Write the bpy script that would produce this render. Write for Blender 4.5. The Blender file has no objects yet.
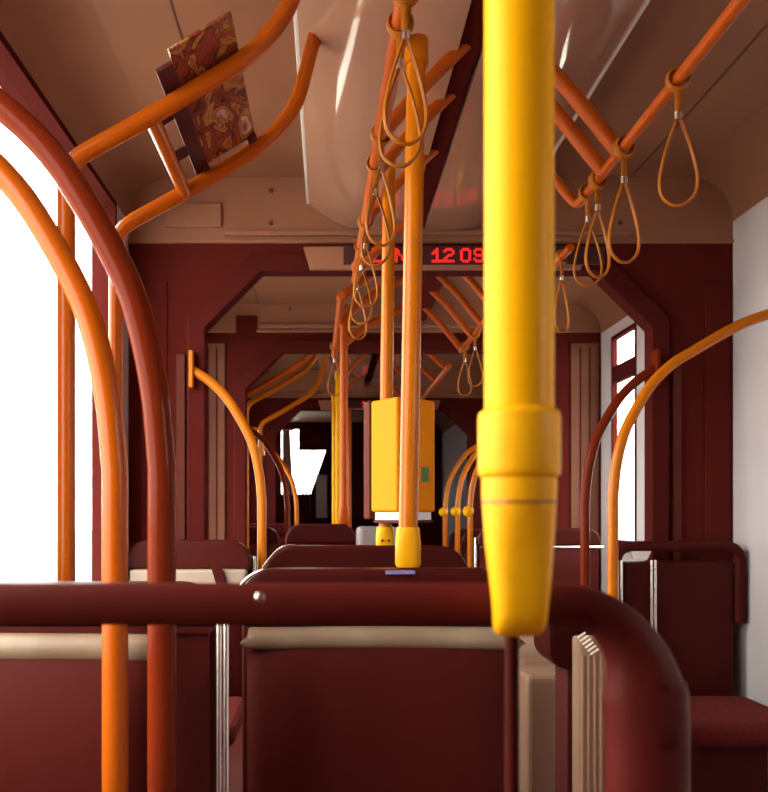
import bpy, bmesh, math, random
from mathutils import Vector, Matrix

random.seed(4)
S = bpy.context.scene
COL = S.collection

# ------------------------------------------------------------------ camera
ZC = 1.15            # camera height above the tram floor
FPX = 800.0          # focal length in pixels of the 768 px wide frame
VX, VY = 329.0, 516.0  # vanishing point of the tram's long axis in the frame
cam = bpy.data.cameras.new('camera')
cam.sensor_fit = 'HORIZONTAL'
cam.sensor_width = 36.0
cam.lens = FPX / 768.0 * 36.0
cam.shift_x = (384.0 - VX) / 768.0
cam.shift_y = (VY - 396.0) / 768.0
cam.clip_start = 0.02
cam.dof.use_dof = True
cam.dof.focus_distance = 1.9
cam.dof.aperture_fstop = 9.0
camo = bpy.data.objects.new('camera', cam)
camo.location = (0, 0, ZC)
camo.rotation_euler = (math.pi / 2, 0, 0)
COL.objects.link(camo)
S.camera = camo

# ------------------------------------------------------------------ sky and exposure
SKY = 13.5
world = bpy.data.worlds.new('overcast_sky')
S.world = world
world.use_nodes = True
wn = world.node_tree
wn.nodes['Background'].inputs['Color'].default_value = (1.0, 0.94, 0.80, 1)
wn.nodes['Background'].inputs['Strength'].default_value = SKY
S.view_settings.view_transform = 'Standard'
S.view_settings.look = 'None'
S.view_settings.exposure = 0.0
S.view_settings.gamma = 1.0
S.view_settings.use_curve_mapping = False

# ------------------------------------------------------------------ main measures
D1, D2, D3, DE = 3.07, 4.56, 7.08, 11.0    # gangway portals and the end wall
XL, XR = -0.77, 1.55                        # inner faces of the side walls
XM = 0.378                                  # middle of the portals
PHW = 0.854                                 # portal half width
PTOP = 0.936 + ZC                           # portal top
DB = -1.5                                   # behind the camera


def P(x, y, d):
    """point at depth d metres that the photograph shows at pixel x, y"""
    return Vector(((x - VX) / FPX * d, d, ZC - (y - VY) / FPX * d))


# ------------------------------------------------------------------ materials
MAT = {}


def mat(name, col, rough=0.5, metal=0.0, spec=0.5, coat=0.0, emit=None, estr=0.0,
        noise=None, nscale=8.0, bump=0.0, bscale=60.0):
    m = bpy.data.materials.new(name)
    m.use_nodes = True
    nt = m.node_tree
    b = nt.nodes['Principled BSDF']
    b.inputs['Base Color'].default_value = (*col, 1)
    b.inputs['Roughness'].default_value = rough
    b.inputs['Metallic'].default_value = metal
    b.inputs['Specular IOR Level'].default_value = spec
    b.inputs['Coat Weight'].default_value = coat
    b.inputs['Coat Roughness'].default_value = 0.05
    b.inputs['Coat IOR'].default_value = 1.6
    if emit:
        b.inputs['Emission Color'].default_value = (*emit, 1)
        b.inputs['Emission Strength'].default_value = estr
    if noise or bump:
        tc = nt.nodes.new('ShaderNodeTexCoord')
    if noise:
        n = nt.nodes.new('ShaderNodeTexNoise')
        n.inputs['Scale'].default_value = nscale
        n.inputs['Detail'].default_value = 6
        r = nt.nodes.new('ShaderNodeValToRGB')
        r.color_ramp.elements[0].position = 0.35
        r.color_ramp.elements[1].position = 0.7
        r.color_ramp.elements[0].color = (*noise, 1)
        r.color_ramp.elements[1].color = (*col, 1)
        nt.links.new(tc.outputs['Object'], n.inputs['Vector'])
        nt.links.new(n.outputs['Fac'], r.inputs['Fac'])
        nt.links.new(r.outputs['Color'], b.inputs['Base Color'])
    if bump:
        n2 = nt.nodes.new('ShaderNodeTexNoise')
        n2.inputs['Scale'].default_value = bscale
        n2.inputs['Detail'].default_value = 3
        bp = nt.nodes.new('ShaderNodeBump')
        bp.inputs['Strength'].default_value = bump
        bp.inputs['Distance'].default_value = 0.002
        nt.links.new(tc.outputs['Object'], n2.inputs['Vector'])
        nt.links.new(n2.outputs['Fac'], bp.inputs['Height'])
        nt.links.new(bp.outputs['Normal'], b.inputs['Normal'])
    MAT[name] = m
    return m


mat('pole_yellow', (0.90, 0.41, 0.003), 0.34, spec=0.08, noise=(0.88, 0.395, 0.003), nscale=5)
mat('pole_shade_orange', (0.58, 0.155, 0.003), 0.22, spec=0.22, noise=(0.54, 0.140, 0.003), nscale=5)  # yellow pole paint with its shade mixed into the colour
mat('rail_shade_orange', (0.46, 0.088, 0.003), 0.24, spec=0.22, noise=(0.42, 0.075, 0.003), nscale=5)  # same yellow, reddened to carry the shade on ladder and left bar
mat('rail_dark_lifted', (0.085, 0.0098, 0.0082), 0.45, spec=0.06)  # seat_dark lightened to offset the weaker light on the near rail
mat('pole_worn', (0.90, 0.43, 0.004), 0.38, spec=0.12, noise=(0.82, 0.35, 0.005), nscale=26, bump=0.12, bscale=120)
mat('box_yellow', (0.78, 0.25, 0.003), 0.5, spec=0.06, noise=(0.75, 0.235, 0.003), nscale=4)
mat('rail_shade_red', (0.46, 0.080, 0.004), 0.34, spec=0.16, noise=(0.42, 0.068, 0.0035), nscale=6)  # yellow rail paint coloured as it looks in reddish shade
mat('arch_shade_red', (0.16, 0.019, 0.005), 0.12, spec=0.06, noise=(0.145, 0.016, 0.0046), nscale=6)  # yellow bar paint darkened to red for the shade on it
mat('strap_orange', (0.42, 0.13, 0.006), 0.4, spec=0.2, noise=(0.32, 0.08, 0.005), nscale=30)
mat('ceiling_beige', (0.30, 0.132, 0.078), 0.5, spec=0.2, noise=(0.27, 0.118, 0.069), nscale=3)
mat('bulkhead_beige', (0.335, 0.145, 0.088), 0.55, spec=0.2, noise=(0.305, 0.13, 0.078), nscale=4)
mat('cover_gloss', (0.44, 0.235, 0.165), 0.08, coat=0.9, noise=(0.41, 0.215, 0.15), nscale=2)
mat('maroon', (0.094, 0.0120, 0.0096), 0.9, spec=0.03, noise=(0.087, 0.0110, 0.0090), nscale=3)
mat('frame_dark', (0.074, 0.0102, 0.0090), 0.9, spec=0.03)
mat('seat_dark', (0.054, 0.0068, 0.0058), 0.4, spec=0.05)
mat('seat_back', (0.074, 0.0086, 0.0070), 0.55, spec=0.06, noise=(0.067, 0.0078, 0.0066), nscale=7, bump=0.06, bscale=90)
mat('seat_sheen', (0.33, 0.24, 0.17), 0.35, spec=0.5, noise=(0.22, 0.14, 0.09), nscale=9)  # pale tone painted in for the sheen on the seat backs
mat('cabinet_grey', (0.24, 0.19, 0.20), 0.5)
mat('strip_brown', (0.11, 0.022, 0.016), 0.6, spec=0.1)
mat('seat_back_grey', (0.34, 0.25, 0.20), 0.4, spec=0.4)
mat('cloth', (0.16, 0.022, 0.02), 0.9, spec=0.1, noise=(0.12, 0.017, 0.017), nscale=60)
mat('chrome', (0.88, 0.82, 0.78), 0.24, metal=1.0)
mat('wall_pale', (0.62, 0.56, 0.60), 0.5, noise=(0.58, 0.52, 0.56), nscale=4)
mat('panel_brown', (0.17, 0.062, 0.037), 0.5, spec=0.15, noise=(0.15, 0.053, 0.032), nscale=4)
mat('rubber', (0.09, 0.013, 0.013), 0.7, spec=0.2)
mat('floor_vinyl', (0.20, 0.035, 0.028), 0.6, noise=(0.16, 0.028, 0.024), nscale=40)
mat('plinth_beige', (0.34, 0.19, 0.125), 0.5, noise=(0.30, 0.165, 0.105), nscale=5)
mat('rib_white', (0.80, 0.70, 0.62), 0.4)
mat('screen_black', (0.055, 0.016, 0.018), 0.3)
mat('led_red', (0.5, 0.02, 0.02), 0.5, emit=(1.0, 0.025, 0.02), estr=0.75)
mat('sticker_green', (0.06, 0.16, 0.035), 0.5)
mat('sticker_blue', (0.24, 0.20, 0.50), 0.5)
mat('groove_brown', (0.45, 0.15, 0.006), 0.5)
mat('screw', (0.10, 0.03, 0.028), 0.5)
mat('white_plastic', (0.78, 0.73, 0.72), 0.4)
mat('curtain', (0.40, 0.26, 0.21), 0.8)
mat('asphalt', (0.46, 0.43, 0.39), 0.9, noise=(0.40, 0.37, 0.34), nscale=2)
mat('facade', (0.72, 0.74, 0.76), 0.8, noise=(0.66, 0.68, 0.7), nscale=1)
mat('facade_window', (0.35, 0.42, 0.5), 0.2)
mat('car_body', (0.33, 0.15, 0.12), 0.5)


def glass_mat():
    m = bpy.data.materials.new('glass')
    m.use_nodes = True
    nt = m.node_tree
    nt.nodes.clear()
    o = nt.nodes.new('ShaderNodeOutputMaterial')
    t = nt.nodes.new('ShaderNodeBsdfTransparent')
    t.inputs['Color'].default_value = (0.93, 0.96, 0.97, 1)
    g = nt.nodes.new('ShaderNodeBsdfGlossy')
    g.inputs['Roughness'].default_value = 0.03
    mx = nt.nodes.new('ShaderNodeMixShader')
    mx.inputs[0].default_value = 0.06
    nt.links.new(t.outputs[0], mx.inputs[1])
    nt.links.new(g.outputs[0], mx.inputs[2])
    nt.links.new(mx.outputs[0], o.inputs['Surface'])
    MAT['glass'] = m


glass_mat()


def poster_mat():
    """printed picture: dark swirls in red, ochre and brown"""
    m = bpy.data.materials.new('printed_picture')
    m.use_nodes = True
    nt = m.node_tree
    b = nt.nodes['Principled BSDF']
    b.inputs['Roughness'].default_value = 0.2
    b.inputs['Coat Weight'].default_value = 0.4
    tc = nt.nodes.new('ShaderNodeTexCoord')
    mp = nt.nodes.new('ShaderNodeMapping')
    mp.inputs['Rotation'].default_value = (0, 0, 0.5)
    mp.inputs['Scale'].default_value = (9, 4.5, 9)
    n = nt.nodes.new('ShaderNodeTexNoise')
    n.inputs['Scale'].default_value = 1.6
    n.inputs['Detail'].default_value = 3
    n.inputs['Distortion'].default_value = 1.6
    r = nt.nodes.new('ShaderNodeValToRGB')
    cr = r.color_ramp
    cr.elements[0].position = 0.36
    cr.elements[0].color = (0.10, 0.02, 0.018, 1)
    cr.elements[1].position = 0.72
    cr.elements[1].color = (0.62, 0.42, 0.30, 1)
    for p, c in ((0.45, (0.30, 0.05, 0.03)), (0.50, (0.12, 0.022, 0.02)), (0.56, (0.50, 0.21, 0.05)), (0.62, (0.26, 0.05, 0.03))):
        e = cr.elements.new(p)
        e.color = (*c, 1)
    nt.links.new(tc.outputs['Object'], mp.inputs['Vector'])
    nt.links.new(mp.outputs[0], n.inputs['Vector'])
    nt.links.new(n.outputs['Fac'], r.inputs['Fac'])
    nt.links.new(r.outputs['Color'], b.inputs['Base Color'])
    MAT['printed_picture'] = m


poster_mat()


# ------------------------------------------------------------------ helpers
def obj(name, bm, m, parent=None, smooth=False, bevel=0.0, seg=2):
    me = bpy.data.meshes.new(name)
    bmesh.ops.recalc_face_normals(bm, faces=bm.faces[:])
    bm.to_mesh(me)
    bm.free()
    me.materials.append(MAT[m])
    o = bpy.data.objects.new(name, me)
    COL.objects.link(o)
    if smooth:
        for p in me.polygons:
            p.use_smooth = True
    if bevel:
        md = o.modifiers.new('bevel', 'BEVEL')
        md.width = bevel
        md.segments = seg
        md.limit_method = 'ANGLE'
        md.angle_limit = math.radians(40)
    if parent is not None:
        o.parent = parent
        o.matrix_parent_inverse = Matrix.Translation(-Vector(parent.location)) if parent.type == 'EMPTY' else Matrix.Identity(4)
    return o


def thing(name, label, cat, loc, group=None):
    o = bpy.data.objects.new(name, None)
    o.empty_display_size = 0.05
    o.location = loc
    COL.objects.link(o)
    o['label'] = label
    o['category'] = cat
    if group:
        o['group'] = group
    return o


def tag(o, label, cat, group=None):
    o['label'] = label
    o['category'] = cat
    if group:
        o['group'] = group
    return o


def struct(o, label=None):
    o['kind'] = 'structure'
    if label:
        o['label'] = label
    return o


def box(x0, x1, y0, y1, z0, z1, bm=None):
    bm = bm or bmesh.new()
    v = [bm.verts.new((x, y, z)) for x in (x0, x1) for y in (y0, y1) for z in (z0, z1)]
    for f in ((0, 1, 3, 2), (4, 6, 7, 5), (0, 4, 5, 1), (2, 3, 7, 6), (0, 2, 6, 4), (1, 5, 7, 3)):
        bm.faces.new([v[i] for i in f])
    return bm


def prism(pts, y0, y1, bm=None):
    """polygon in x,z extruded along y"""
    bm = bm or bmesh.new()
    a = [bm.verts.new((x, y0, z)) for x, z in pts]
    b = [bm.verts.new((x, y1, z)) for x, z in pts]
    n = len(pts)
    bm.faces.new(a)
    bm.faces.new(b[::-1])
    for i in range(n):
        j = (i + 1) % n
        bm.faces.new((a[i], a[j], b[j], b[i]))
    return bm


def band(outer, inner, y0, y1, bm=None, closed=False):
    """strip between two matching x,z outlines extruded along y"""
    bm = bm or bmesh.new()
    n = len(outer)
    rows = []
    for o, i in zip(outer, inner):
        rows.append([bm.verts.new((o[0], y0, o[1])), bm.verts.new((i[0], y0, i[1])),
                     bm.verts.new((i[0], y1, i[1])), bm.verts.new((o[0], y1, o[1]))])
    rng = range(n) if closed else range(n - 1)
    for k in rng:
        a, b = rows[k], rows[(k + 1) % n]
        for e in range(4):
            g = (e + 1) % 4
            bm.faces.new((a[e], a[g], b[g], b[e]))
    if not closed:
        bm.faces.new(rows[0])
        bm.faces.new(rows[-1][::-1])
    return bm


def fillet(pts, r, n=6):
    """round the inner corners of a polyline"""
    pts = [Vector(p) for p in pts]
    out = [pts[0]]
    for i in range(1, len(pts) - 1):
        a, b, c = pts[i - 1], pts[i], pts[i + 1]
        u = (a - b)
        v = (c - b)
        rr = min(r, u.length * 0.48, v.length * 0.48)
        p = b + u.normalized() * rr
        q = b + v.normalized() * rr
        for k in range(n + 1):
            t = k / n
            out.append(p * (1 - t) ** 2 + b * 2 * t * (1 - t) + q * t ** 2)
    out.append(pts[-1])
    return out


def smooth_path(pts, n=5, closed=False):
    """Catmull-Rom through the points"""
    pts = [Vector(p) for p in pts]
    out = []
    m = len(pts)
    for i in range(m if closed else m - 1):
        if closed:
            p0, p1, p2, p3 = pts[i - 1], pts[i], pts[(i + 1) % m], pts[(i + 2) % m]
        else:
            p1, p2 = pts[i], pts[i + 1]
            p0 = pts[i - 1] if i else p1 * 2 - p2
            p3 = pts[i + 2] if i + 2 < m else p2 * 2 - p1
        for k in range(n):
            t = k / n
            out.append(0.5 * ((2 * p1) + (p2 - p0) * t + (2 * p0 - 5 * p1 + 4 * p2 - p3) * t * t + (3 * p1 - p0 - 3 * p2 + p3) * t ** 3))
    if not closed:
        out.append(pts[-1])
    return out


def tube(path, r, seg=16, bm=None, closed=False, flat=1.0):
    """sweep a circle (or an ellipse) along the path; r may be a list"""
    bm = bm or bmesh.new()
    path = [Vector(p) for p in path]
    n = len(path)
    rs = r if isinstance(r, (list, tuple)) else [r] * n
    tans = []
    for i in range(n):
        a = path[(i - 1) % n] if (closed or i) else path[i]
        b = path[(i + 1) % n] if (closed or i < n - 1) else path[i]
        tans.append((b - a).normalized())
    t0 = tans[0]
    ref = Vector((0, 1, 0)) if abs(t0.y) < 0.9 else Vector((1, 0, 0))
    u = (ref - t0 * ref.dot(t0)).normalized()
    rings = []
    for i in range(n):
        t = tans[i]
        u = (u - t * u.dot(t)).normalized()
        w = t.cross(u)
        rings.append([bm.verts.new(path[i] + u * math.cos(2 * math.pi * k / seg) * rs[i] * flat + w * math.sin(2 * math.pi * k / seg) * rs[i]) for k in range(seg)])
    for i in range(n if closed else n - 1):
        a, b = rings[i], rings[(i + 1) % n]
        for k in range(seg):
            g = (k + 1) % seg
            bm.faces.new((a[k], a[g], b[g], b[k]))
    if not closed:
        bm.faces.new(rings[0][::-1])
        bm.faces.new(rings[-1])
    return bm


def loft(sections, seg=28, bm=None, power=2.0):
    """stack of superellipse sections (cx, cy, z, rx, ry, power)"""
    bm = bm or bmesh.new()
    rings = []
    for cx, cy, z, rx, ry, p in sections:
        ring = []
        for k in range(seg):
            a = 2 * math.pi * k / seg
            c, s = math.cos(a), math.sin(a)
            ring.append(bm.verts.new((cx + math.copysign(abs(c) ** (2 / p), c) * rx, cy + math.copysign(abs(s) ** (2 / p), s) * ry, z)))
        rings.append(ring)
    for a, b in zip(rings, rings[1:]):
        for k in range(seg):
            g = (k + 1) % seg
            bm.faces.new((a[k], a[g], b[g], b[k]))
    bm.faces.new(rings[0][::-1])
    bm.faces.new(rings[-1])
    return bm


def disc(c, axis, r, h, seg=12, bm=None):
    c, axis = Vector(c), Vector(axis).normalized()
    return tube([c, c + axis * h], r, seg, bm)


def shade_auto(o, ang=40):
    me = o.data
    for p in me.polygons:
        p.use_smooth = True
    bm = bmesh.new()
    bm.from_mesh(me)
    for e in bm.edges:
        if len(e.link_faces) == 2 and e.calc_face_angle(0) > math.radians(ang):
            e.smooth = False
    bm.to_mesh(me)
    bm.free()
    return o


def tobj(name, bm, m, parent=None, ang=40):
    return shade_auto(obj(name, bm, m, parent), ang)


# ------------------------------------------------------------------ the shell
ZF = 0.0
ZCEIL = {0: 1.30 + ZC, 1: 1.21 + ZC, 2: 1.29 + ZC, 3: 1.29 + ZC}
SECT = [(DB, D1), (D1, D2), (D2, D3), (D3, DE)]
ZTOP = 1.36 + ZC

struct(obj('floor', box(XL - 0.06, XR + 0.06, DB, DE, -0.05, 0.0), 'floor_vinyl'))
for i, (a, b) in enumerate(SECT):
    c = struct(obj('ceiling', box(XL - 0.06, XR + 0.06, a + (0.0 if i == 0 else 0.001), b, ZCEIL[i], ZTOP + 0.05), 'ceiling_beige'))
    for xs in (-0.40, 1.16):
        obj('seam', box(xs - 0.003, xs + 0.003, a + 0.02, b - 0.02, ZCEIL[i] - 0.002, ZCEIL[i] + 0.001), 'screw', c)

# windows: (y0, y1, z0, z1) relative to the camera height for z; unseen ones sized for the light they give
WIN_L = [(-0.10, 1.30, -0.30, 1.12), (1.70, 2.86, -0.30, 1.12),
         (3.25, 3.80, -0.50, 1.02), (3.88, 4.43, -0.50, 1.02),
         (4.95, 5.70, 0.0, 0.80), (6.05, 6.80, 0.0, 0.80)]
WIN_R = [(-0.25, 0.35, 0.25, 0.68), (3.30, 3.88, -0.15, 0.98), (4.03, 4.385, -0.15, 0.98),  # first one is unseen, added and sized as fill for the near pole
         (5.10, 5.60, 0.0, 0.60), (6.2, 6.7, 0.0, 0.60)]


def side_wall(name, x0, x1, wins):
    bm = bmesh.new()
    ys = [DB]
    for w in wins:
        ys += [w[0], w[1]]
    ys.append(DE)
    for k in range(0, len(ys), 2):                       # full-height pillars
        box(x0, x1, ys[k], ys[k + 1], 0, ZTOP, bm)
    for (a, b, z0, z1) in wins:
        box(x0, x1, a, b, 0, z0 + ZC, bm)
        box(x0, x1, a, b, z1 + ZC, ZTOP, bm)
    return struct(obj(name, bm, 'wall_pale'))


wl = side_wall('wall_left', XL - 0.06, XL, WIN_L)
wr = side_wall('wall_right', XR, XR + 0.02, WIN_R)
struct(obj('wall_back', box(XL, XR, DB - 0.06, DB, 0, ZTOP), 'panel_brown'))


def window(n, x0, x1, w, transom=None):
    a, b, z0, z1 = w[0], w[1], w[2] + ZC, w[3] + ZC
    root = bpy.data.objects.new('window_%d' % n, None)
    root.location = ((x0 + x1) / 2, (a + b) / 2, z0)
    COL.objects.link(root)
    struct(root)
    fr = 0.022
    bm = bmesh.new()
    pr = 0.012 if x1 - x0 > 0.04 else 0.004
    xa, xb = x0 - pr, x1 + pr
    box(xa, xb, a, a + fr, z0, z1, bm)
    box(xa, xb, b - fr, b, z0, z1, bm)
    box(xa, xb, a + fr, b - fr, z0, z0 + fr, bm)
    box(xa, xb, a + fr, b - fr, z1 - fr, z1, bm)
    obj('window_frame', bm, 'frame_dark', root)
    if transom:
        obj('transom', box(xa, xb, a + fr, b - fr, transom[0] + ZC, transom[1] + ZC), 'frame_dark', root)
    xm = (x0 + x1) / 2
    obj('pane', box(xm - 0.003, xm + 0.003, a + fr, b - fr, z0 + fr, z1 - fr), 'glass', root)
    li = bpy.data.lights.new('daylight_portal', 'AREA')       # sampling aid for the sky, gives off no light of its own
    li.shape = 'RECTANGLE'
    li.size = b - a
    li.size_y = z1 - z0
    li.cycles.is_portal = True
    lo = bpy.data.objects.new('daylight_portal', li)
    sgn = 1 if xm < XM else -1
    lo.location = (xm - sgn * 0.04, (a + b) / 2, (z0 + z1) / 2)
    lo.rotation_euler = (0, -sgn * math.pi / 2, 0) if False else Vector((-sgn, 0, 0)).to_track_quat('Z', 'Y').to_euler()
    # the emitting side (-Z) faces into the tram
    COL.objects.link(lo)
    return root


n = 1
for k, w in enumerate(WIN_L):
    window(n, XL - 0.06, XL, w, (0.62, 0.68) if k in (2, 3) else None)
    n += 1
for k, w in enumerate(WIN_R):
    window(n, XR, XR + 0.02, w, (0.72, 0.81) if k in (1, 2) else None)
    n += 1


# ------------------------------------------------------------------ gangway portals
def oct_pts(grow=0.0, zb=0.0):
    c = 0.217
    x0, x1 = XM - PHW - grow, XM + PHW + grow
    zt = PTOP + grow
    cc = c + grow * 0.41
    return [(x0, zb), (x0, zt - cc), (x0 + cc, zt), (x1 - cc, zt), (x1, zt - cc), (x1, zb)]


def bulkhead(name, d, zc_near, trim=True, side_panels=False):
    """wall across the tram with the octagonal gangway opening"""
    th = 0.045
    zsplit = 1.045 + ZC
    o = oct_pts(0.0)
    bm = bmesh.new()
    outer = [(XL, 0.0), (XL, zsplit - 0.10), (o[2][0] - 0.12, zsplit), (o[3][0] + 0.12, zsplit), (XR, zsplit - 0.10), (XR, 0.0)]
    band(outer, o, d, d + th, bm)
    prism([(XL, zsplit - 0.10), (XL, zsplit), (o[2][0] - 0.12, zsplit)], d, d + th, bm)
    prism([(o[3][0] + 0.12, zsplit), (XR, zsplit), (XR, zsplit - 0.10)], d, d + th, bm)
    w = struct(obj(name, bm, 'maroon'))
    up = obj('upper_panel', box(XL, XR, d, d + th, zsplit, ZTOP), 'bulkhead_beige', w)
    f = obj('portal_frame', band(oct_pts(0.062), oct_pts(-0.004), d - 0.03, d + th + 0.005), 'frame_dark', w, bevel=0.006)
    obj('edge_trim', band(oct_pts(0.066), oct_pts(0.062), d - 0.010, d), 'strip_brown', w)
    if trim:
        obj('trim_strip', box(XL, XR, d - 0.012, d, zsplit, zsplit + 0.014), 'bulkhead_beige', w, bevel=0.003)
        obj('trim_strip', box(-0.40, 1.16, d - 0.02, d - 0.001, zsplit + 0.026, zsplit + 0.045), 'bulkhead_beige', w, bevel=0.004)
    return w


b1 = bulkhead('wall_gangway', D1, ZCEIL[0])
b2 = bulkhead('wall_gangway', D2, ZCEIL[1])
b3 = bulkhead('wall_gangway', D3, ZCEIL[2])

s1 = D1 / FPX
# hatch and screws on the first bulkhead
a, b = P(166, 236, D1 - 0.001), P(222, 204, D1)
obj('hatch', box(a.x, b.x, D1 - 0.016, D1, a.z + 0.03, b.z), 'bulkhead_beige', b1, bevel=0.005)
for sx in (271, 620):
    for sy in (191, 223):
        p = P(sx, sy, D1)
        tobj('screw', disc((p.x, D1 - 0.006, p.z), (0, 1, 0), 0.008, 0.007), 'screw', b1)
# slim vertical strips on the first bulkhead beside the portal
for sx in (-0.585, 1.315):
    obj('vertical_strip', box(sx, sx + 0.035, D1 - 0.012, D1, 0.2, 0.62 + ZC), 'strip_brown', b1, bevel=0.004)
for sx in (-0.72, 1.44):
    obj('side_panel', box(sx, sx + 0.10, D1 - 0.008, D1, 0.2, 0.9 + ZC), 'maroon', b1, bevel=0.004)
# second bulkhead: beige side panels, dark socket, screws
for x0, x1 in ((-0.735, -0.59), (1.375, 1.535)):
    obj('side_panel', box(x0, x1, D2 - 0.015, D2, 0.3, 0.985 + ZC), 'panel_brown', b2, bevel=0.006)
    for k in range(1, 3):
        xx = x0 + (x1 - x0) * k / 3
        obj('groove', box(xx - 0.004, xx + 0.004, D2 - 0.018, D2 - 0.001, 0.32, 0.96 + ZC), 'maroon', b2)
a, b = P(236, 337, D2), P(257, 316, D2)
obj('socket_cover', box(a.x, b.x, D2 - 0.014, D2, a.z, b.z), 'maroon', b2, bevel=0.004)
for sx in (290, 520):
    for sy in (309, 328):
        p = P(sx, sy, D2)
        tobj('screw', disc((p.x, D2 - 0.006, p.z), (0, 1, 0), 0.009, 0.007), 'screw', b2)

# coves along both long edges of the ceiling
def cove(sec, side):
    a, b = SECT[sec]
    zc = ZCEIL[sec]
    x = XL if side < 0 else XR
    pts = [(x, zc)]
    r = 0.17
    for k in range(9):
        t = math.pi / 2 * k / 8
        pts.append((x - side * (r - r * math.sin(t)) , zc - r + r * math.cos(t)) if False else (x - side * r * (1 - math.sin(t)), zc - r * (1 - math.cos(t))))
    bm = prism(pts, a + 0.001, b - 0.001)
    return struct(tobj('trim_%d' % (sec * 2 + (1 if side < 0 else 2)), bm, 'ceiling_beige'))


for sc in range(4):
    for sd in (-1, 1):
        cove(sc, sd)

# end wall with windscreen
wz0, wz1 = P(0, 494, DE).z, P(0, 429, DE).z
wx0, wx1 = P(279, 0, DE).x, P(331, 0, DE).x
bm = bmesh.new()
box(XL, wx0, DE, DE + 0.06, 0, ZTOP, bm)
box(wx1, XR, DE, DE + 0.06, 0, ZTOP, bm)
box(wx0, wx1, DE, DE + 0.06, 0, wz0, bm)
box(wx0, wx1, DE, DE + 0.06, wz1, ZTOP, bm)
struct(obj('wall_front', bm, 'maroon'))
root = bpy.data.objects.new('window_20', None)
root.location = ((wx0 + wx1) / 2, DE, wz0)
COL.objects.link(root)
struct(root)
obj('pane', box(wx0, wx1, DE + 0.028, DE + 0.034, wz0, wz1), 'glass', root)
bm = bmesh.new()
for xx in (wx0, wx1 - 0.03):
    box(xx, xx + 0.03, DE + 0.005, DE + 0.055, wz0, wz1, bm)
obj('window_frame', bm, 'frame_dark', root)

# ------------------------------------------------------------------ outside
struct(obj('ground', box(-60, 60, -40, 90, -0.9, -0.4), 'asphalt'))
bd = thing('apartment_building', 'pale grey building with rows of windows seen through the right hand window', 'building', (12, 14, -0.4))
obj('facade_wall', box(9, 20, 4, 40, -0.4, 3.4), 'facade', bd)
for zz in (0.3, 1.75):
    for k in range(10):
        y0 = 5 + k * 3.2
        f = obj('facade_window', box(8.96, 9.02, y0, y0 + 1.5, zz, zz + 0.95), 'facade_window', bd)
obj('cornice', box(8.8, 20.2, 3.8, 40.2, 3.4, 3.6), 'facade', bd)


# ------------------------------------------------------------------ ceiling covers and channel
def cover(sec, side, x_in, x_out):
    a, b = SECT[sec]
    zc = ZCEIL[sec]
    lo = 1.085 + ZC if sec == 0 else zc - 0.16
    hi = 1.20 + ZC if sec == 0 else zc - 0.06
    prof = []
    N = 12
    for k in range(N + 1):
        t = k / N
        x = x_in + (x_out - x_in) * t
        z = lo + (hi - lo) * t ** 3.0
        prof.append((x, z))
    prof += [(x_out, zc), (x_in, zc)]
    o = tobj('light_cover', prism(prof, a + 0.03, b - 0.002), 'cover_gloss', None, 30)
    return o


covs = []
side_word = {-1: 'left', 1: 'right'}
labs = {(0, -1): 'glossy curved ceiling light cover left of the strap rail, nearest the camera',
        (0, 1): 'glossy curved ceiling light cover right of the strap rail, behind the thick yellow pole',
        (2, -1): 'small far glossy ceiling cover left of the middle poles beyond second portal',
        (2, 1): 'small far glossy ceiling cover above the ticket machine beyond second portal'}
for (sec, sd), lb in labs.items():
    xm = 0.33
    c = cover(sec, sd, xm + sd * 0.03, xm + sd * 0.41)
    tag(c, lb, 'ceiling light')
    if sec == 0:
        # slim edge bead of the cover
        xo = xm + sd * 0.41
        e = obj('edge_bead', box(xo - 0.006, xo + 0.006, 0.0 + DB + 0.03, D1 - 0.004, 1.195 + ZC, 1.215 + ZC), 'white_plastic', None, bevel=0.003)
        e.parent = c
for sec, lb in ((0, 'dark red channel running between the two near ceiling light covers'),
                (1, 'dark red ceiling channel between the first and second portal'),
                (2, 'dark red ceiling channel in the far section beyond the second portal')):
    a, b = SECT[sec]
    x = 0.33 if sec != 1 else 0.50
    z0 = 1.10 + ZC if sec == 0 else ZCEIL[sec] - 0.10
    w = 0.028 if sec != 1 else 0.05
    o = obj('ceiling_channel', box(x - w, x + w, a + 0.03, b - 0.002, z0, ZCEIL[sec]), 'maroon', None, bevel=0.004)
    tag(o, lb, 'channel')

# ------------------------------------------------------------------ LED displays
FONT = {'L': ["1....", "1....", "1....", "1....", "1....", "1....", "11111"],
        'U': ["1...1", "1...1", "1...1", "1...1", "1...1", "1...1", ".111."],
        'N': ["1...1", "11..1", "11..1", "1.1.1", "1..11", "1..11", "1...1"],
        '1': ["..1..", ".11..", "1.1..", "..1..", "..1..", "..1..", "11111"],
        '2': [".111.", "1...1", "....1", "..11.", ".1...", "1....", "11111"],
        '0': [".111.", "1...1", "1...1", "1...1", "1...1", "1...1", ".111."],
        '9': [".111.", "1...1", "1...1", ".1111", "....1", "1...1", ".111."]}


def glyph(ch, x, y, z, pw, ph):
    bm = bmesh.new()
    for r, row in enumerate(FONT[ch]):
        for c, v in enumerate(row):
            if v == '1':
                e = 0.12
                box(x + (c - e) * pw, x + (c + 1 + e) * pw, y - 0.003, y, z - (r + 1 + e) * ph, z - (r - e) * ph, bm)
    return bm


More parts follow.
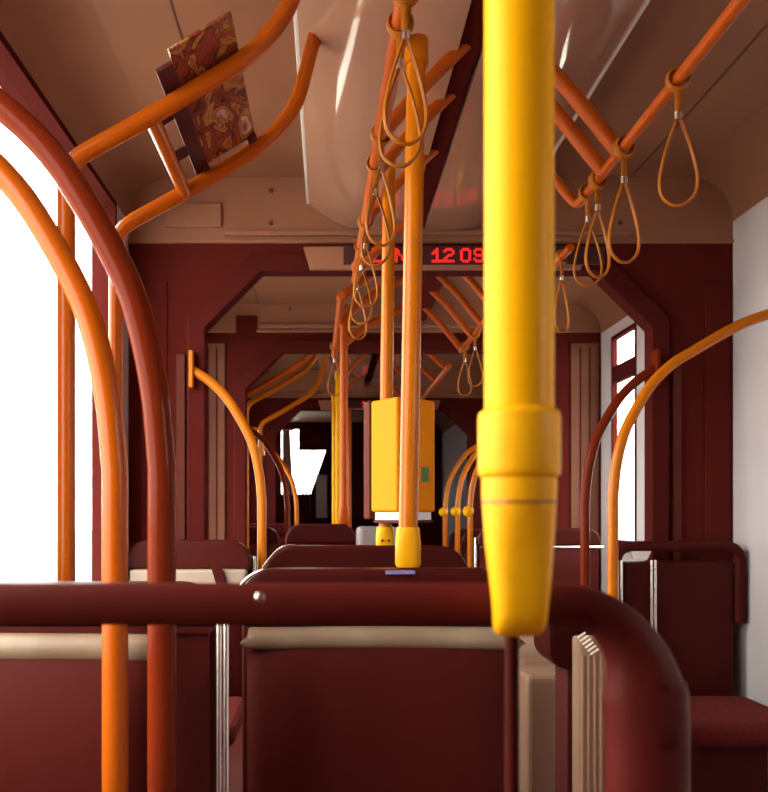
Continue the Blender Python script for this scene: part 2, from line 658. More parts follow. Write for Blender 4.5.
def led_display(d, label, texts, px0, px1):
    t = thing('led_display', label, 'display', (XM, d - 0.03, 0.96 + ZC))
    sc = d / FPX
    # light trapezoid carrier
    zt, zb = 1.018 + ZC, 0.932 + ZC
    obj('carrier_panel', prism([(XM - 0.475, zt), (XM + 0.60, zt), (XM + 0.575, zb), (XM - 0.45, zb)], d - 0.05, d - 0.031), 'bulkhead_beige', t, bevel=0.003)
    sx0, sx1 = (px0 - VX) / FPX * D1, (px1 - VX) / FPX * D1
    scn = obj('screen', box(sx0, sx1, d - 0.056, d - 0.049, 0.948 + ZC, 1.018 + ZC), 'screen_black', t, bevel=0.002)
    pw = 0.0080
    for ch, px in texts:
        x = (px - VX) / FPX * D1
        o = obj('character', glyph(ch, x, d - 0.0565, 1.008 + ZC, pw * 0.98, 0.0074), 'led_red', t)
    return t


led_display(D1, 'red dot matrix display reading 12 09 above the nearest gangway portal', [('L', 371), ('U', 384), ('N', 394), ('1', 430), ('2', 441.5), ('0', 458), ('9', 471)], 343, 600)
led_display(D3, 'tiny red display above the farthest gangway portal', [('1', 336), ('1', 404), ('0', 416)], 343, 520)


# ------------------------------------------------------------------ poles and rails
RP = 0.0178


def foot(t, x, y, z, h=0.07, m='pole_worn', r=0.019):
    """flared clamp foot of a pole, z is its lower end"""
    o = tobj('foot', loft([(x, y, z, r * 0.98, r * 0.85, 3), (x, y, z + 0.006, r * 1.12, r * 0.95, 3), (x, y, z + h * 0.6, r * 1.12, r * 1.0, 2.6),
                           (x, y, z + h * 0.95, r * 1.02, r * 1.02, 2), (x, y, z + h, r * 0.95, r * 0.95, 2)], 24), m, t)
    return o


# nearest thick pole
pn = P(519, 516, 0.50)
px, py = pn.x, 0.50
k = 0.50 / FPX
t = thing('grab_pole', 'thick bright yellow pole in the foreground with sleeve and tapered foot', 'pole', (px, py, ZC - 121 * k))
tobj('shaft', loft([(px, py, ZC + (516 - 470) * k, 34 * k, 34 * k, 2), (px, py, ZC + 1.09, 34 * k, 34 * k, 2)], 48), 'pole_yellow', t)


def zpx(y):
    return ZC - (y - 516) * k


tobj('sleeve', loft([(px, py, zpx(478), 37 * k, 37 * k, 2), (px, py, zpx(475), 40 * k, 40 * k, 2), (px, py, zpx(470), 40.5 * k, 40.5 * k, 2), (px, py, zpx(418), 40.5 * k, 40.5 * k, 2),
                     (px, py, zpx(413), 39.5 * k, 39.5 * k, 2), (px, py, zpx(410), 35 * k, 35 * k, 2)], 48), 'pole_worn', t, 50)
f = tobj('foot', loft([(px + 1 * k, py + 13 * k, zpx(637.5), 18 * k, 6 * k, 2.8), (px + 1 * k, py + 10 * k, zpx(636), 22 * k, 10 * k, 3), (px + 1 * k, py + 5 * k, zpx(629), 25 * k, 16 * k, 3.2), (px + 1 * k, py + 2 * k, zpx(622), 26 * k, 19 * k, 3.2),
                       (px + 1 * k, py, zpx(612), 26.5 * k, 21 * k, 3), (px + 1 * k, py, zpx(590), 28.5 * k, 23 * k, 3), (px + 0.5 * k, py, zpx(565), 31 * k, 26 * k, 2.8), (px, py, zpx(540), 33.5 * k, 30 * k, 2.5),
                       (px, py, zpx(515), 35.5 * k, 34 * k, 2.2), (px, py, zpx(500), 36.5 * k, 36 * k, 2), (px, py, zpx(482), 37 * k, 37 * k, 2), (px, py, zpx(477), 36.5 * k, 36.5 * k, 2)], 56), 'pole_worn', t, 50)
tobj('seam_ring', loft([(px, py, zpx(504.5), 36.2 * k, 35.6 * k, 2), (px, py, zpx(503.5), 36.6 * k, 36.2 * k, 2), (px, py, zpx(501.5), 36.7 * k, 36.4 * k, 2), (px, py, zpx(500), 36.5 * k, 36.1 * k, 2)], 48), 'groove_brown', f)

# partition rail under it
RD = 0.535
kk = RD / FPX
t = thing('partition_rail', 'dark maroon tube rail crossing the foreground and bending down at the right', 'rail', (px, RD, 0))
path = smooth_path([P(x, y, RD) for x, y in ((-830, 604), (-400, 604), (0, 604), (300, 604), (500, 604), (545, 604), (577, 606), (603, 616), (624, 636), (638, 662), (645, 700), (647, 750), (647, 800))] + [Vector((P(647, 0, RD).x, RD, 0.0))], 6)
nR = len(path)
rs = []
for p in path:
    yy = VY - (p.z - ZC) / kk
    t_ = min(1, max(0, (yy - 610) / 85))
    rs.append((21 + 20 * t_) * kk)
tobj('bar', tube(path, rs, 20, flat=0.75), 'rail_dark_lifted', t)
tobj('post', tube([Vector((P(512.5, 0, RD + 0.03).x, RD + 0.032, zpx(604))), Vector((P(512.5, 0, RD + 0.03).x, RD + 0.032, 0))], 7.5 * kk, 14), 'seat_dark', t)
p = P(260, 597, RD - 0.018)
tobj('bolt_cap', loft([(0, 0, 0, 0.0035, 0.0035, 2), (0, 0, 0.002, 0.003, 0.003, 2), (0, 0, 0.003, 0.0014, 0.0014, 2)], 14), 'chrome', t)
bc = [c for c in t.children if c.name.startswith('bolt_cap')][0]
bc.data.transform(Matrix.Translation(p) @ Matrix.Rotation(math.pi / 2, 4, 'X'))

# second pole, standing on the seat behind the rail
def pole(label, x, d, z0, z1, r=RP, foot_h=0.075, m='pole_shade_orange', group=None, lean=0.0):
    t = thing('grab_pole', label, 'pole', (x, d, z0), group)
    tobj('shaft', tube([(x, d, z0 + foot_h * 0.8), (x + lean, d, z1)], r, 24), m, t)
    foot(t, x, d, z0, foot_h, m=('pole_worn' if m == 'pole_shade_orange' else m), r=r * 1.2)
    tobj('top_clamp', loft([(x + lean, d, z1 - 0.035, r * 1.25, r * 1.25, 2), (x + lean, d, z1 + 0.012, r * 1.25, r * 1.25, 2)], 20), m, t)
    return t


ZR = 0.89 + ZC
def xr(d):                      # strap rail in the near section
    return 0.130 - (d - 1.36) * 0.018


p2 = P(408, 567, 1.5)
pole('slim yellow pole on the seat back, directly left of the thick foreground pole', p2.x, 1.5, p2.z, ZR - 0.01, lean=0.016)
# third pole, with the ticket machine
p3 = P(385, 553, 2.2)
t3 = thing('grab_pole', 'slim yellow pole carrying the ticket machine', 'pole', p3)
zt3 = 0.99 + ZC
tobj('shaft', tube([(p3.x, 2.2, p3.z + 0.06), (p3.x + 0.012, 2.2, zt3)], RP, 24), 'pole_shade_orange', t3)
foot(t3, p3.x, 2.2, p3.z, 0.072, r=0.0225)
for dx in (-0.009, 0.009):
    tobj('screw', disc((p3.x + dx, 2.2 - 0.0245, p3.z + 0.035), (0, 1, 0), 0.0035, 0.004), 'screw', t3)

# ticket machine on the third pole
tm = thing('ticket_machine', 'tall yellow ticket machine with green sticker mounted on a pole', 'ticket machine', P(402, 518, 2.2))


def rot_box(name, cx, cy, ang, w, dpt, z0, z1, m, parent, bev):
    o = obj(name, box(-w / 2, w / 2, -dpt / 2, dpt / 2, z0, z1), m, None, bevel=bev, seg=4)
    o.data.transform(Matrix.Translation((cx, cy, 0)) @ Matrix.Rotation(ang, 4, 'Z'))
    o.parent = parent
    o.matrix_parent_inverse = Matrix.Translation(-Vector(parent.location))
    return o


ANG = math.radians(36)
cx, cy = P(402.5, 0, 2.2).x, 2.185
zt, zb = P(0, 399, 2.15).z, P(0, 512, 2.15).z
rot_box('housing', cx, cy, ANG, 0.138, 0.112, zb, zt, 'box_yellow', tm, 0.008)
rot_box('rear_shell', cx - 0.052, cy + 0.072, ANG, 0.115, 0.030, zb - 0.02, zt + 0.004, 'strip_brown', tm, 0.006)
rot_box('base_plate', cx, cy, ANG, 0.118, 0.10, zb - 0.022, zb, 'white_plastic', tm, 0.003)
rot_box('base_bracket', cx, cy, ANG, 0.124, 0.106, zb - 0.03, zb - 0.022, 'rubber', tm, 0.002)
c_, s_ = math.cos(ANG), math.sin(ANG)
# green sticker on the shaded face
lx, ly = 0.028, -0.0575
o = obj('sticker', box(lx - 0.012, lx + 0.012, ly - 0.0015, ly + 0.0005, P(0, 482, 2.15).z, P(0, 467, 2.15).z), 'sticker_green', tm)
o.data.transform(Matrix.Translation((cx, cy, 0)) @ Matrix.Rotation(ANG, 4, 'Z'))


def rail(name, pts, r, m, parent, seg=16, fil=0.05):
    return tobj(name, tube(fillet(pts, fil), r, seg), m, parent)


# overhead strap rail, near section (centre)
t = thing('overhead_rail', 'central overhead rail carrying the hanging straps, nearest section', 'rail', (xr(1.5), 1.5, ZR))
tobj('bar', tube([(xr(0.3), 0.3, ZR), (xr(2.0), 2.0, ZR), (xr(3.02), 3.02, ZR)], 0.0165, 16), 'rail_shade_red', t)
for d in (0.7, 1.3, 1.88, 2.1, 2.42, 2.95):
    rail('stub', [(xr(d), d, ZR), (xr(d) + 0.10, d, ZR + 0.12), (0.325, d, 1.115 + ZC)], 0.0165, 'rail_shade_red', t, fil=0.06)
# overhead rail, near section (right)
XRR = 0.712
t = thing('overhead_rail', 'right overhead rail with straps beside the thick foreground pole', 'rail', (XRR, 2.3, ZR))
tobj('bar', tube(fillet([(XRR, 0.4, ZR), (XRR, 2.3, ZR), (0.60, 2.3, ZR + 0.14), (0.52, 2.3, 1.12 + ZC)], 0.035), 0.0135, 16), 'rail_shade_red', t)
for d in (1.2, 1.96, 2.07):
    rail('stub', [(XRR, d, ZR), (0.58, d, ZR + 0.165), (0.50, d, 1.135 + ZC)], 0.0185, 'rail_shade_red', t)
# overhead rail between first and second portal (right and left)
t = thing('overhead_rail', 'right overhead rail between first and second portal, seen left of the thick pole', 'rail', (XRR, 4.0, ZR))
tobj('bar', tube([(XRR, 3.25, ZR), (XRR, 4.32, ZR)], 0.0135, 12), 'rail_shade_red', t)
for d in (3.45, 3.72, 3.97, 4.29):
    rail('stub', [(XRR, d, ZR), (0.60, d, ZR + 0.14), (0.50, d, 1.13 + ZC)], 0.0165, 'rail_shade_red', t)
t = thing('overhead_rail', 'left overhead rail between first and second portal above the middle poles', 'rail', (0.03, 3.7, ZR))
tobj('bar', tube([(0.05, 3.22, ZR), (0.03, 4.45, ZR)], 0.0165, 12), 'rail_shade_red', t)
for d in (3.3, 3.68, 4.3):
    rail('stub', [(0.04, d, ZR), (0.20, d, ZR + 0.13), (0.46, d, 1.15 + ZC)], 0.0195, 'rail_shade_red', t)
# far section
t = thing('overhead_rail', 'far overhead rail beyond the second portal, above the ticket machine', 'rail', (XRR, 5.6, ZR))
tobj('bar', tube([(XRR, 4.75, ZR), (XRR, 6.9, ZR)], 0.0155, 12), 'rail_shade_red', t)
for d in (4.85, 5.3, 5.9, 6.6):
    rail('stub', [(XRR, d, ZR), (0.50, d, ZR + 0.2), (0.38, d, 1.18 + ZC)], 0.0175, 'rail_shade_red', t)
t = thing('overhead_rail', 'far central overhead rail beyond the second portal', 'rail', (0.06, 5.6, ZR))
tobj('bar', tube([(0.06, 4.7, ZR), (0.07, 6.95, ZR)], 0.0155, 12), 'rail_shade_red', t)
for d in (4.8, 5.6, 6.5):
    rail('stub', [(0.06, d, ZR), (0.16, d, ZR + 0.16), (0.31, d, 1.18 + ZC)], 0.0165, 'rail_shade_red', t)


# left ladder rails (sloping tubes from a wall post up to the ceiling)
def sloping(t, d, z_down, r=0.0175, m='rail_shade_red', name='sloping_tube'):
    pts = [(-0.519, d, z_down), (-0.519, d, 0.697 + ZC), (-0.351, d, 0.79 + ZC), (-0.150, d, 0.912 + ZC), (-0.078, d, 1.0 + ZC), (-0.03, d, 1.19 + ZC)]
    path = fillet(pts, 0.05)
    return tobj(name, tube(path, r, 20), m, t)


t = thing('ladder_rail', 'orange-shaded sloping double grab rail at upper left with a cross bar', 'rail', (-0.519, 1.95, 0))
sloping(t, 1.95, 0.0, m='rail_shade_orange')
sloping(t, 1.58, 0.0, m='rail_shade_orange')
tobj('cross_bar', tube([(-0.352, 1.57, 0.79 + ZC), (-0.352, 1.95, 0.79 + ZC)], 0.0165, 18), 'rail_shade_orange', t)
# printed panel on a dark lattice between the two sloping tubes
pt = thing('picture_panel', 'printed picture panel on dark lattice strips in the upper left rails', 'panel', (-0.22, 1.76, 0.87 + ZC))
U = Vector((-0.150 + 0.351, 0, 0.912 - 0.79)).normalized()
Nn = Vector((-U.z, 0, U.x))
B0 = Vector((-0.351, 0, 0.79 + ZC)) + Nn * 0.022


def lad_box(name, u0, u1, d0, d1, n0, n1, m, bev=0.002):
    o = obj(name, box(u0, u1, d0, d1, n0, n1), m, None, bevel=bev)
    M = Matrix((( U.x, 0, Nn.x, B0.x), (0, 1, 0, 0), (U.z, 0, Nn.z, B0.z), (0, 0, 0, 1)))
    o.data.transform(M)
    o.parent = pt
    o.matrix_parent_inverse = Matrix.Translation(-Vector(pt.location))
    return o


lad_box('long_strip', 0.045, 0.080, 1.50, 1.955, -0.003, 0.006, 'rubber')
lad_box('cross_strip', 0.0, 0.045, 1.63, 1.675, -0.002, 0.004, 'rubber')
lad_box('cross_strip', 0.0, 0.045, 1.80, 1.845, -0.002, 0.004, 'rubber')
lad_box('picture', 0.080, 0.215, 1.46, 1.93, -0.002, 0.004, 'printed_picture')
lad_box('edge_clip', 0.190, 0.215, 1.915, 1.95, -0.012, 0.003, 'rubber')
lad_box('edge_clip', 0.064, 0.082, 1.93, 1.955, -0.014, 0.003, 'rubber')

for d, m, lb in ((4.72, 'rail_shade_red', 'first far sloping red-shaded tube left of the middle poles'),
                 (5.02, 'pole_shade_orange', 'second far sloping orange-shaded tube left of the middle poles'),
                 (6.05, 'pole_shade_orange', 'third and lowest far sloping orange-shaded tube left of the middle poles')):
    t = thing('sloping_rail', lb, 'rail', (-0.519, d, 0))
    sloping(t, d, 0.0, m=m)
    tobj('wall_clip', disc((XL, d, 0.66 + ZC), (1, 0, 0), 0.012, 0.25, 10), m, t)


# ------------------------------------------------------------------ curved arches
ARCH = [(-0.265, 0.553), (-0.2, 0.512), (-0.14, 0.455), (-0.091, 0.383), (-0.045, 0.296), (-0.023, 0.227), (-0.008, 0.148), (0, 0.06)]


def arch(label, x, d, side, to_wall=False, m='pole_shade_orange', knob=None, z0=0.0, r=RP):
    t = thing('grab_arch', label, 'grab bar', (x, d, z0))
    pts = [Vector((x + side * -dx, d, ZC + z)) for dx, z in ARCH]
    if to_wall:
        xe = XL if side < 0 else XR
        pe = pts[0]
        pts = [Vector((xe - side * 0.01, d, ZC + 0.70)), Vector(((xe + pe.x) / 2, d, ZC + 0.645))] + pts
    path = smooth_path(pts, 5) + [Vector((x, d, ZC - 0.3)), Vector((x, d, z0))]
    tobj('bar', tube(path, r, 20), m, t)
    e = path[0]
    if to_wall:
        tobj('wall_flange', disc((xe, d, e.z), (-side, 0, 0), 0.035, 0.008, 18), m, t)
    else:
        obj('mount_plate', box(e.x - 0.008, e.x + 0.008, d - 0.03, d + 0.03, e.z - 0.07, e.z + 0.07), m, t, bevel=0.004)
    tobj('base_flange', disc((x, d, z0), (0, 0, 1), 0.034, 0.012, 18), m, t)
    if knob:
        tobj('clamp_knob', loft([(x - side * 0.012, d, knob + 0.036 * math.sin(a_ * math.pi / 16), max(0.002, 0.036 * math.cos(a_ * math.pi / 16)), max(0.002, 0.028 * math.cos(a_ * math.pi / 16)), 2) for a_ in range(-8, 9)], 16), 'pole_worn', t, 60)
    return t


arch('dark red-shaded curved grab bar at the left edge, right one of the near pair', -0.209, 1.0, -1, True, 'arch_shade_red')
arch('orange-shaded curved grab bar at the far left edge of the picture', -0.294, 1.10, -1, True, 'rail_shade_orange')
arch('orange-shaded curved grab bar mounted on the left portal post', -0.254, 3.03, -1)
arch('small red-shaded curved grab bar in the left far section, nearer of two', -0.257, 4.95, -1, m='arch_shade_red')
arch('thin orange-shaded curved grab bar in front of the far end window', -0.257, 6.4, -1)
arch('dark red-shaded curved grab bar mounted on the right portal post', 0.96, 3.0, 1, m='arch_shade_red')
arch('orange-shaded curved grab bar at the right edge of the picture', 0.958, 2.7, 1, True)
arch('small curved grab bar with knob, rightmost of three behind the thick pole', 0.90, 5.1, 1, knob=ZC + 0.03)
arch('small curved grab bar with bright knob, middle of three beside ticket machine', 0.90, 5.6, 1, knob=ZC + 0.03)
arch('small curved grab bar with knob, leftmost of three beside ticket machine', 0.90, 6.2, 1, knob=ZC + 0.03)

# middle row of far poles
for x, d, m, lb in ((344.0, 3.65, 'rail_shade_red', 'dark red-shaded middle pole, rightmost and nearest of the far cluster'),
                    (338.3, 5.0, 'pole_yellow', 'bright yellow middle pole, second in the far cluster'),
                    (334.3, 6.0, 'pole_yellow', 'thin yellow middle pole, leftmost of the far cluster'),
                    (349.5, 6.7, 'rail_shade_red', 'thin orange-shaded pole just left of the ticket machine, far away')):
    pp = P(x, 530, d)
    pole(lb, pp.x, d, P(0, 524, 3.6).z if d < 4 else 0.0, ZR, m=m, foot_h=0.08)


# ------------------------------------------------------------------ hanging straps
def strap_parts(root):
    """strap hanging from the origin: clamp, ferrule, loop"""
    def put(name, bm, m, ang=50):
        o = shade_auto(obj(name, bm, m), ang)
        o.parent = root
        return o
    # clamp band around the rail (rail runs along y)
    ring = [(0.021 * math.cos(2 * math.pi * k / 16), 0, 0.021 * math.sin(2 * math.pi * k / 16)) for k in range(16)]
    put('clamp', tube(ring, 0.005, 8, closed=True, flat=2.0), 'strap_orange')
    put('hanger', tube([(0, 0, -0.02), (0, 0, -0.07)], 0.0075, 10, flat=0.6), 'strap_orange')
    put('ferrule', loft([(0, 0, -0.082, 0.008, 0.006, 3), (0, 0, -0.066, 0.008, 0.006, 3)], 12), 'chrome')
    lp = [(0, 0, -0.078), (-0.012, 0, -0.105), (-0.026, 0, -0.15), (-0.036, 0, -0.20), (-0.032, 0, -0.235), (-0.014, 0, -0.254), (0.0, 0, -0.257),
          (0.014, 0, -0.254), (0.032, 0, -0.235), (0.036, 0, -0.20), (0.026, 0, -0.15), (0.012, 0, -0.105)]
    put('loop', tube(smooth_path(lp, 4, True), 0.0033, 10, closed=True, flat=1.6), 'strap_orange')


proto = None


def strap(label, x, d, z, rz, tilt=0.0, sc=1.0):
    global proto
    if proto is None:
        o = thing('hanging_strap', label, 'strap', (x, d, z), 'straps hanging from the overhead rails')
        strap_parts(o)
        proto = o
    else:
        o = proto.copy()
        COL.objects.link(o)
        o['label'] = label
        for c in proto.children:
            q = c.copy()
            COL.objects.link(q)
            q.parent = o
        o.location = (x, d, z)
    o.rotation_euler = (tilt, 0, rz)
    o.scale = (sc, sc, sc)
    return o


R = math.radians
strap('hanging strap loop in front of the slim pole, topmost of the central row', xr(1.36), 1.36, ZR, R(8))
strap('hanging strap loop in front of the slim pole, second of the central row', xr(1.447), 1.447, ZR, R(-6))
strap('hanging strap loop third in the central row, with bright metal ferrule', xr(1.87), 1.87, ZR, R(22))
strap('hanging strap loop fourth in the central row, just below the third', xr(2.02), 2.02, ZR, R(-20))
strap('hanging strap loop fifth in the central row, over the display', xr(2.42), 2.42, ZR, R(12))
strap('hanging strap loop sixth in the central row, left end of the display', xr(2.63), 2.63, ZR, R(-28))
strap('hanging strap loop last and lowest in the near central row', xr(2.86), 2.86, ZR, R(30))
strap('right rail strap loop nearest the thick yellow pole', XRR, 2.20, ZR, R(-14))
strap('right rail strap loop second from the thick yellow pole', XRR, 2.12, ZR, R(18))
strap('right rail strap loop third from the thick pole, the widest', XRR, 1.93, ZR, R(10), sc=1.08)
strap('right rail strap loop at the right edge of the picture', XRR, 1.63, ZR, R(-12))
strap('strap loop touching the right side of the thick yellow pole near the display', 0.80, 2.75, ZR, R(35))
strap('small strap loop left of the far middle poles beyond second portal', 0.03, 4.2, ZR, R(5))
strap('small strap loop hanging just left of the thick pole beyond first portal', XRR, 4.2, ZR, R(10))
strap('small strap loop between slim and thick poles beyond first portal', XRR, 3.9, ZR, R(-25))
t = thing('overhead_rail', 'short rail end carrying one strap behind the thick foreground pole', 'rail', (0.80, 2.75, ZR))
tobj('bar', tube([(0.80, 2.65, ZR), (0.80, 3.04, ZR)], 0.0135, 12), 'rail_shade_red', t)


# ------------------------------------------------------------------ seats
def rrect(x0, x1, z0, z1, r, n=6, rb=None):
    rb = r if rb is None else rb
    pts = []
    for (cx, cz, a0, rr) in ((x1 - r, z1 - r, 0, r), (x0 + r, z1 - r, 90, r), (x0 + rb, z0 + rb, 180, rb), (x1 - rb, z0 + rb, 270, rb)):
        for k in range(n + 1):
            a = math.radians(a0 + 90 * k / n)
            pts.append((cx + rr * math.cos(a), cz + rr * math.sin(a)))
    return pts


def back_panel(x0, x1, z0, z1, y, depth):
    """padded back bulging towards the camera"""
    bm = bmesh.new()
    NX, NZ = 14, 16
    g = []
    for j in range(NZ + 1):
        v = j / NZ
        row = []
        for i in range(NX + 1):
            u = i / NX
            bx = 1 - abs(2 * u - 1) ** 5
            bz = (1 - abs(2 * v - 1) ** 3) ** 0.6 if 0 < v < 1 else 0
            row.append(bm.verts.new((x0 + (x1 - x0) * u, y - depth * bx * bz, z0 + (z1 - z0) * v)))
        g.append(row)
    for j in range(NZ):
        for i in range(NX):
            bm.faces.new((g[j][i], g[j][i + 1], g[j + 1][i + 1], g[j + 1][i]))
    # closed rear
    b = [[bm.verts.new((vt.co.x, y + 0.03, vt.co.z)) for vt in (g[0][0], g[0][-1], g[-1][-1], g[-1][0])]]
    bm.faces.new(b[0][::-1])
    bm.faces.new([g[0][i] for i in range(NX, -1, -1)] + [b[0][0], b[0][1]])
    bm.faces.new([g[-1][i] for i in range(NX + 1)] + [b[0][2], b[0][3]])
    bm.faces.new([g[j][0] for j in range(NZ + 1)] + [b[0][3], b[0][0]])
    bm.faces.new([g[j][-1] for j in range(NZ, -1, -1)] + [b[0][1], b[0][2]])
    return bm


def seat(label, x0, x1, d, ztop=-0.09, cap=0.10, panel='seat_back', corner=0.085, posts=(True, True), group='tram seats', bulge=0.05, cap_th=0.06, sheen=None, flip=False, depth=0.41):
    t = thing('tram_seat', label, 'seat', ((x0 + x1) / 2, d + 0.25, 0), group)
    zt = ZC + ztop
    obj('top_cap', prism(rrect(x0, x1, zt - cap, zt, min(corner, cap * 0.85), 8, 0.012), d - 0.01, d + cap_th), 'seat_dark', t, bevel=0.012, seg=3)
    tobj('back_panel', back_panel(x0 + 0.012, x1 - 0.012, 0.46, zt - cap + 0.012, d + 0.01, bulge), panel, t, 60)
    if sheen:
        ra, rb_ = sheen
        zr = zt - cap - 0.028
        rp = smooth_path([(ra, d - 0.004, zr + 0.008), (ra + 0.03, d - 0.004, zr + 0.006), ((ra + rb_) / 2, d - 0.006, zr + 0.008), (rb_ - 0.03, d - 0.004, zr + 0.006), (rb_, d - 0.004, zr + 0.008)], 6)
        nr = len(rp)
        tobj('sheen_roll', tube(rp, [0.0185 + 0.0025 * min(1.0, 6.0 * min(q, nr - 1 - q) / nr) for q in range(nr)], 18), 'seat_sheen', t)  # added roll, stands for a gloss reflection along the panel top
    obj('back_shell', box(x0, x1, d + 0.03, d + cap_th + 0.015, 0.42, zt - 0.06), 'seat_dark', t, bevel=0.01)
    for flag, xx in zip(posts, (x0 - 0.008, x1 + 0.008)):
        if flag:
            tobj('side_post', tube([(xx, d + 0.02, 0.0), (xx, d + 0.02, zt - cap * 0.55)], 0.008, 12), 'chrome', t)
    ya, yb = (d - 0.03 - depth, d - 0.03) if flip else (d + 0.05, d + 0.05 + depth)
    obj('cushion', box(x0 + 0.01, x1 - 0.01, ya, yb, 0.42, 0.50), 'cloth', t, bevel=0.03, seg=3)
    obj('pedestal', box(x0 + 0.10, x1 - 0.10, ya + 0.05, yb - 0.08, 0.0, 0.42), 'rubber', t, bevel=0.01)
    return t


def sx(x, d):
    return (x - VX) / FPX * d


# the seat behind the foreground rail: its top carries the slim pole
s2 = seat('wide dark seat directly behind the foreground rail with a glossy brown back', sx(240, 1.47), sx(521, 1.47), 1.47, ztop=P(0, 569, 1.47).z - ZC, cap=0.105, corner=0.06, posts=(False, False), bulge=0.045, sheen=(sx(248, 1.47), sx(517, 1.47)))
s3 = seat('dark seat behind the slim pole, its rounded left shoulder edged with light', sx(262, 2.15), sx(470, 2.15), 2.15, ztop=P(0, 545, 2.2).z - ZC, posts=(False, False))
sl = seat('dark seat at the left window behind the curved bars, pale grey back', XL + 0.02, -0.285, 2.94, ztop=P(0, 540, 2.94).z - ZC, cap=0.11, posts=(False, True), flip=True)
obj('pale_insert', box(XL + 0.05, -0.30, 2.885, 2.955, P(0, 592, 2.94).z, P(0, 569, 2.94).z), 'seat_back_grey', sl, bevel=0.008)
obj('belt_strap', prism([(sx(211, 2.87), P(0, 567, 2.87).z), (sx(221, 2.87), P(0, 567, 2.87).z), (sx(229, 2.87), P(0, 594, 2.87).z), (sx(219, 2.87), P(0, 594, 2.87).z)], 2.868, 2.884), 'seat_dark', sl)
sn = seat('near left seat below the foreground rail with chrome edge post', XL + 0.02, sx(216, 1.17), 1.17, ztop=-0.10, cap=0.07, depth=0.32, posts=(False, False), sheen=(XL + 0.04, sx(165, 1.15)))
s4 = seat('right seat row by the window, between the thick pole and right edge', sx(478, 4.1), sx(601, 4.1), 4.1, ztop=P(0, 528, 4.1).z - ZC, cap=0.09, posts=(True, False), depth=0.36)
seat('far dark seat with rounded corner below the middle poles', sx(285, 3.6), sx(357, 3.6), 3.62, ztop=P(0, 524, 3.6).z - ZC, cap=0.09, posts=(False, False))
seat('far left seat in front of the end window', XL + 0.05, sx(300, 6.45) - 0.03, 6.45, ztop=-0.06, posts=(False, False))
seat('far left seat at the small red-shaded curved bar', XL + 0.05, sx(283, 4.95) - 0.035, 5.09, ztop=-0.07, posts=(False, False))
for d, lb in ((5.12, 'far right seat behind the thick pole, nearest of three'), (5.62, 'far right seat behind the ticket machine, middle of three'), (6.22, 'far right seat behind the ticket machine, farthest of three')):
    seat(lb, 0.94, XR - 0.05, d, ztop=-0.10, posts=(False, False))

for px_ in (219.0, 226.0):
    xx = sx(px_, 1.13)
    tobj('chrome_post', tube([(xx, 1.13, 0.0), (xx, 1.13, ZC - 0.13)], 0.0042, 12), 'chrome', sn)  # two thin tubes drawn for the highlight lines of one chrome tube
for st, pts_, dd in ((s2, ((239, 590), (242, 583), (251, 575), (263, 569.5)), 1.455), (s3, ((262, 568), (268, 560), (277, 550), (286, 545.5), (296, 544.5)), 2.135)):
    tobj('shoulder_glint', tube(smooth_path([P(x, y, dd) for x, y in pts_], 4), 0.0018, 8), 'chrome', st)  # bright edging added for the highlight on the glossy shoulder
tobj('chrome_strip', tube([P(480, 547, 4.08), P(603, 547, 4.08)], 0.007, 8), 'chrome', s4)

# ring-backed seat at the right edge
d = 2.96
x0, x1 = sx(616, d), XR - 0.03
zt = P(0, 541, d).z
t = thing('tram_seat', 'dark seat at the right edge with an open grab ring and chrome posts', 'seat', ((x0 + x1) / 2, d + 0.25, 0), 'tram seats')
ring = fillet([(x0, d, zt - 0.30), (x0, d, zt - 0.02), (x1, d, zt - 0.02), (x1, d, zt - 0.30)], 0.06, 8)
tobj('grab_ring', tube(ring, 0.021, 14), 'seat_dark', t)
obj('back_shell', box(x0 + 0.02, x1 - 0.02, d - 0.005, d + 0.05, 0.42, zt - 0.075), 'seat_dark', t, bevel=0.015)
tz = [(sx(626, d), P(0, 546, d).z), (sx(653, d), P(0, 546, d).z), (sx(646, d), P(0, 560, d).z), (sx(634, d), P(0, 560, d).z)]
obj('pale_insert', prism(tz, d - 0.012, d + 0.01), 'white_plastic', t, bevel=0.003)  # pale panel standing for sill light showing through the ring
for xx in (x0 - 0.002, sx(649, d)):
    for off in (0.0, 0.014):
        tobj('chrome_post', tube([(xx + off, d - 0.024, 0.35), (xx + off, d - 0.024, zt - 0.07)], 0.005, 10), 'chrome', t)
obj('cushion', box(x0 + 0.03, x1, d - 0.46, d - 0.04, 0.42, 0.50), 'cloth', t, bevel=0.03, seg=3)
obj('pedestal', box(x0 + 0.10, x1 - 0.10, d - 0.38, d - 0.10, 0.0, 0.42), 'rubber', t, bevel=0.01)

# beige plinth, dark seat side and ribbed post at lower right
t = thing('wheel_box', 'beige wheel box on the floor at lower right, under the thick pole', 'wheel box', (0.72, 2.2, 0))
obj('upper_step', box(0.50, 0.80, 2.12, 2.60, 0.0, P(0, 652, 2.2).z), 'plinth_beige', t, bevel=0.02, seg=3)
obj('lower_step', box(0.48, 0.62, 1.95, 2.12, 0.0, P(0, 672, 2.0).z), 'plinth_beige', t, bevel=0.015, seg=3)
t = thing('tram_seat', 'dark seat side with rounded lower corner beside the ribbed post', 'seat', (0.66, 1.8, 0), 'tram seats')
d = 1.75
obj('seat_side', prism(rrect(sx(549, d), sx(604, d), P(0, 670, d).z, P(0, 596, d).z, 0.03, 6, 0.045), d, d + 0.14), 'seat_dark', t, bevel=0.01)
obj('leg', box(sx(570, d), sx(598, d), d + 0.02, d + 0.12, 0, P(0, 668, d).z), 'rubber', t, bevel=0.006)
d = 1.45
t = thing('ribbed_post', 'beige ribbed post with pale ridges under the rail bend at lower right', 'post', (sx(590, d), d, 0))
